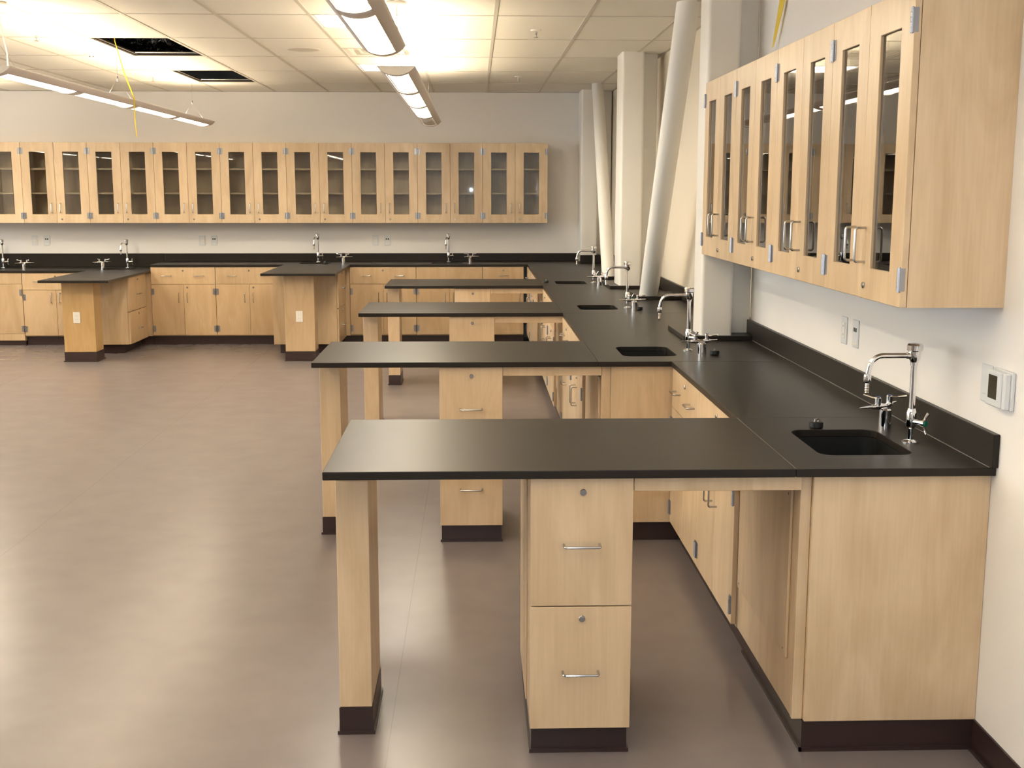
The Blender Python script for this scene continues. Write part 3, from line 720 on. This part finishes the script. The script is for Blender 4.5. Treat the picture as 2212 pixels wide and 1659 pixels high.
def wall_cabinet(w, depth, h, loc, rz, label, group):
    r = thing('wall_cabinet', loc, rz, label, 'cabinet', group); t = .018
    bm = bmesh.new()
    add_box(bm, .0005, t, 0, depth, 0, h); add_box(bm, w - t, w - .0005, 0, depth, 0, h); add_box(bm, t, w - t, 0, depth, 0, t); add_box(bm, t, w - t, 0, depth, h - t, h); add_box(bm, t, w - t, depth - .008, depth, t, h - t)
    link('carcass', cached(('carcass', round(w, 4), round(depth, 4)), 'maple', lambda b_: None) if False else finish(bm, 'carcass', 'maple'), r)
    for z in (.335, .61): box('shelf', r, 'maple', t + .001, w - t - .001, .03, depth - .01, z - .01, z + .01, .001)
    dw = w / 2 - .003; g0, g1 = .098, h - .105
    for s_ in (-1, 1):
        d = link('door', door_mesh(dw, h, .178, g0, g1), r, (w / 2 + s_ * w / 4, -.0215, 0))
        box('glass_pane', d, 'glass', -.0885, .0885, .009, .012, g0 + .0005, g1 - .0005, 0)
        pull(d, -s_ * (w / 4 - .05), .17, True, 0)
        if s_ > 0: lock(d, -(w / 4 - .055), .042, 0)
        for z in (.082, h - .095): hinge(d, s_ * (w / 4 - .0075), z, s_, -.004)
    return r
UH = .905
GU = 'glass-door cabinets on the far wall'; UW = .748
for k in range(9):
    x = .846 - (k + 1) * UW
    wall_cabinet(UW, .327, UH, (x, YB - .0005 - .327, 1.372), 0, 'maple glass-door wall cabinet on the far wall, %s from the column corner' % ORD[k], GU)
RW = .766; RX = 1.27
for k in range(4):
    wall_cabinet(RW, XW - .0005 - RX, .914, (RX, 3.425 + (k + 1) * RW, 1.392), R90, 'maple glass-door wall cabinet above the sink run, %s from the thermostat' % ORD[k], 'glass-door cabinets above the sink run')

# ------------------------------------------------------------------ faucets, gas turrets, stoppers
def faucet(loc, rz, label):
    r = thing('lab_faucet', loc, rz, label, 'faucet', 'gooseneck lab faucets')
    link('flange', cached('f_fl', 'chrome', lambda b_: add_lathe(b_, [(.027, 0), (.027, .003), (.018, .008), (.011, .010)], 20)), r)
    link('stem', cached('f_st', 'chrome', lambda b_: add_lathe(b_, [(.0085, .0095), (.0085, .045), (.014, .05), (.0165, .056), (.0165, .1), (.014, .106), (.0125, .112)], 16)), r)
    def vh(bm):
        d = Vector((.5, -.87, 0)); c0 = Vector((0, 0, .07)); add_tube(bm, [c0 + d * .012, c0 + d * .045], .009, 12)
        add_tube(bm, [c0 + d * .046, c0 + d * .056], .012, 12)
        for a in (65, -70):
            v = Vector((-d.y * cos(radians(a)) , d.x * cos(radians(a)), sin(radians(a)))); p0 = c0 + d * .05
            add_tube(bm, [p0, p0 + v * .02, p0 + v * .036 + d * .006], .005, 8, radii=[.004, .0045, .0065])
    link('valve_handle', cached('f_vh', 'chrome', vh), r)
    link('index_button', cached('f_ix', 'green_plastic', lambda b_: add_tube(b_, [Vector((.5, -.87, 0)) * .0565 + Vector((0, 0, .07)), Vector((.5, -.87, 0)) * .060 + Vector((0, 0, .07))], .009, 12)), r)
    link('post', cached('f_po', 'chrome', lambda b_: add_lathe(b_, [(.0098, .111), (.0098, .262)], 16)), r)
    link('vacuum_breaker', cached('f_vb', 'chrome', lambda b_: add_lathe(b_, [(.0125, .256), (.0125, .264), (.0135, .27), (.018, .276), (.020, .302), (.0255, .306), (.0255, .322), (.021, .328), (.006, .330)], 20)), r)
    def sp(bm):
        z0, L, R = .288, .148, .045; pts = [(-.016, 0, z0), (-.022, 0, z0), (-(L - R), 0, z0)]
        for k in range(1, 9):
            a = radians(80) * k / 8; pts.append((-(L - R) - R * sin(a), 0, z0 - R + R * cos(a)))
        x, _, z = pts[-1]; pts.append((x - .004, 0, z - .022)); add_tube(bm, pts, .0085, 12)
        add_tube(bm, [(-.014, 0, z0), (-.026, 0, z0)], .0115, 12)
    link('spout', cached('f_sp', 'chrome', sp), r)
    def nz(bm):
        x, z = -.1525, .222
        prof = [(.0115, .004), (.0125, 0), (.0125, -.018), (.009, -.024)]
        for k in range(6): prof += [(.0052, -.026 - k * .0055), (.0072, -.029 - k * .0055)]
        prof += [(.004, -.062)]; add_lathe(bm, prof, 14, (x, 0, z))
    link('serrated_nozzle', cached('f_nz', 'chrome', nz), r)
    return r
def turret(loc, rz, label):
    r = thing('gas_turret', loc, rz, label, 'gas valve', 'twin gas turrets')
    link('column', cached('t_co', 'chrome', lambda b_: add_lathe(b_, [(.021, 0), (.021, .066), (.017, .071), (.012, .072)], 20)), r)
    for s_, dr in ((1, Vector((-.94, -.34, 0))), (-1, Vector((.62, .78, 0)))):
        def vb(bm, dr=dr):
            c0 = Vector((0, 0, .079)); add_tube(bm, [c0, c0 + dr * .03, c0 + dr * .05], .011, 12, radii=[.008, .012, .008])
            q = c0 + dr * .034; add_lathe(bm, [(.0105, 0), (.0105, .03), (.008, .033)], 14, q)
        link('valve', cached('t_vb%d' % s_, 'chrome', vb), r)
        def nz(bm, dr=dr):
            c0 = Vector((0, 0, .079)) + dr * .05; rad = [.009, .008]; pts = [c0, c0 + dr * .006]
            for k in range(6): pts += [c0 + dr * (.008 + k * .009), c0 + dr * (.014 + k * .009)]; rad += [.0065 - k * .0006, .0048 - k * .0004]
            add_tube(bm, pts, .005, 10, radii=rad)
        link('serrated_nozzle', cached('t_nz%d' % s_, 'chrome', nz), r)
        def lv(bm, dr=dr):
            c0 = Vector((0, 0, .079)) + dr * .034 + Vector((0, 0, .028)); e = Vector((-dr.y, dr.x, 0)) * (-1) + dr * .3; e.normalize()
            add_tube(bm, [c0, c0 + e * .02, c0 + e * .058 + Vector((0, 0, .006))], .005, 8, radii=[.006, .0035, .005])
        link('lever', cached('t_lv%d' % s_, 'chrome', lv), r)
        link('index_button', cached('t_ix', 'blue_plastic', lambda b_: add_lathe(b_, [(.007, .1125), (.007, .1145)], 12)), r, dr * .034)
    return r
FP = [(1.435, 3.775), (1.108, 6.06), (1.085, 8.36), (1.08, 10.73)]; TP = [(1.43, 4.005), (1.135, 5.82), (1.10, 8.09), (1.095, 10.36)]
FN = ['beside the thermostat', 'at the second bench', 'at the third bench', 'at the bench by the far counter']
for i in range(4):
    faucet((*FP[i], HC), 0, 'chrome gooseneck faucet at the sink ' + FN[i]); turret((*TP[i], HC), 0 if i == 0 else radians(-15), 'chrome twin gas turret on the worktop ' + FN[i])
for x, z, l_ in ((-1.83, HC, 'behind the full-height peninsula'), (-.305, HC, 'on the far wall behind the benches'), (-4.045, LOW, 'behind the lowered peninsula'), (-5.475, LOW, 'on the lowered counter, window side')):
    faucet((x, 13.95, z), pi / 2 - radians(10), 'chrome gooseneck faucet ' + l_)
for x, y, z, l_, a in ((-1.50, 13.62, HC, 'on the far counter behind the full-height peninsula', pi), (-.05, 13.68, HC, 'on the far counter behind the benches', pi), (-4.26, 13.72, LOW, 'on the lowered counter behind its peninsula', 0), (-5.10, 13.58, LOW, 'on the lowered counter, window side', pi)):
    turret((x, y, z), a, 'chrome twin gas turret ' + l_)
def stopper(loc, rz, label, tip=0):
    r = thing('sink_stopper', loc, rz, label, 'stopper', 'black rubber sink stoppers')
    link('plug', cached('stop', 'black_plastic', lambda b_: add_lathe(b_, [(.020, 0), (.024, .004), (.024, .02), (.021, .022)], 16)), r)
    link('pull_ring', cached('stopr', 'steel_dark', lambda b_: add_tube(b_, [(-.008, 0, .021), (-.006, 0, .03), (.004, 0, .033), (.009, 0, .026), (.006, 0, .021)], .0025, 6)), r)
stopper((1.193, 4.02, HC), .3, 'black rubber stopper behind the sink beside the thermostat')
stopper((1.215, 5.90, HC), 1, 'black rubber stopper next to the gas turret at the second bench')
stopper((1.15, 8.20, HC), 2, 'black rubber stopper next to the gas turret at the third bench')
stopper((.645, 10.70, HC), 2, 'black rubber stopper near the sink at the bench by the far counter')
stopper((-1.70, 13.56, HC), 1, 'black rubber stopper in front of the sink behind the full-height peninsula')

# ------------------------------------------------------------------ wall plates
def plate(loc, rz, label, style, cat='outlet', w_=.07, h_=.115):
    r = thing('wall_plate', loc, rz, label, cat, 'white wall plates')
    box('cover', r, 'white_plastic' if style != 'post' else 'ivory_plastic', -w_ / 2, w_ / 2, -.006, 0, -h_ / 2, h_ / 2, .002)
    if style in ('decora', 'post'):
        box('insert', r, 'ivory_plastic', -.0165, .0165, -.008, -.0058, -.033, .033, .001)
        for z in (.018, -.018):
            for x in (-.006, .006): box('slot', r, 'steel_dark', x - .001, x + .001, -.0085, -.0078, z - .004, z + .004, 0)
    if style == 'switch':
        box('insert', r, 'white_plastic', -.0165, .0165, -.009, -.0058, -.033, .033, .002)
    if style == 'data':
        for x in (-.011, .011): box('data_port', r, 'black_plastic', x - .007, x + .007, -.0072, -.0058, .008, .024, 0)
        box('label_window', r, 'ivory_plastic', -.02, .02, -.0068, -.0058, -.045, -.035, 0)
    return r
for x, n_ in ((-5.09, 'above the lowered far counter'), (-3.14, 'above the far counter between the peninsulas'), (-1.10, 'above the far counter behind the benches')):
    plate((x - .07, YB - .0005, 1.16), 0, 'white socket plate ' + n_, 'decora'); plate((x + .07, YB - .0005, 1.16), 0, 'white data plate with two dark ports ' + n_, 'data', 'data outlet')
plate((XW - .0005, 4.90, 1.155), R90, 'white socket plate under the glass cabinets above the sink run', 'decora')
plate((XW - .0005, 4.75, 1.157), R90, 'white data plate with two dark ports under the glass cabinets', 'data', 'data outlet')
plate((XW - .0005, 3.50, 1.155), R90, 'white rocker switch plate next to the thermostat', 'switch', 'switch')
plate((-1.80, 12.1395, .463), 0, 'ivory socket plate on the full-height peninsula post', 'post'); plate((-4.065, 12.1495, .455), 0, 'ivory socket plate on the lowered peninsula post', 'post')
r = thing('thermostat', (XW - .0005, 3.375, 1.157), R90, 'white thermostat with dark rectangular display on the wall', 'thermostat')
box('back_plate', r, 'white_plastic', -.062, .062, -.012, 0, -.057, .057, .003)
box('case', r, 'white_plastic', -.06, .036, -.034, -.0118, -.053, .053, .004)
box('case_cover', r, 'white_plastic', .039, .057, -.030, -.0118, -.053, .053, .003)
box('display', r, 'screen', -.042, .014, -.0348, -.0338, -.03, .04, 0)
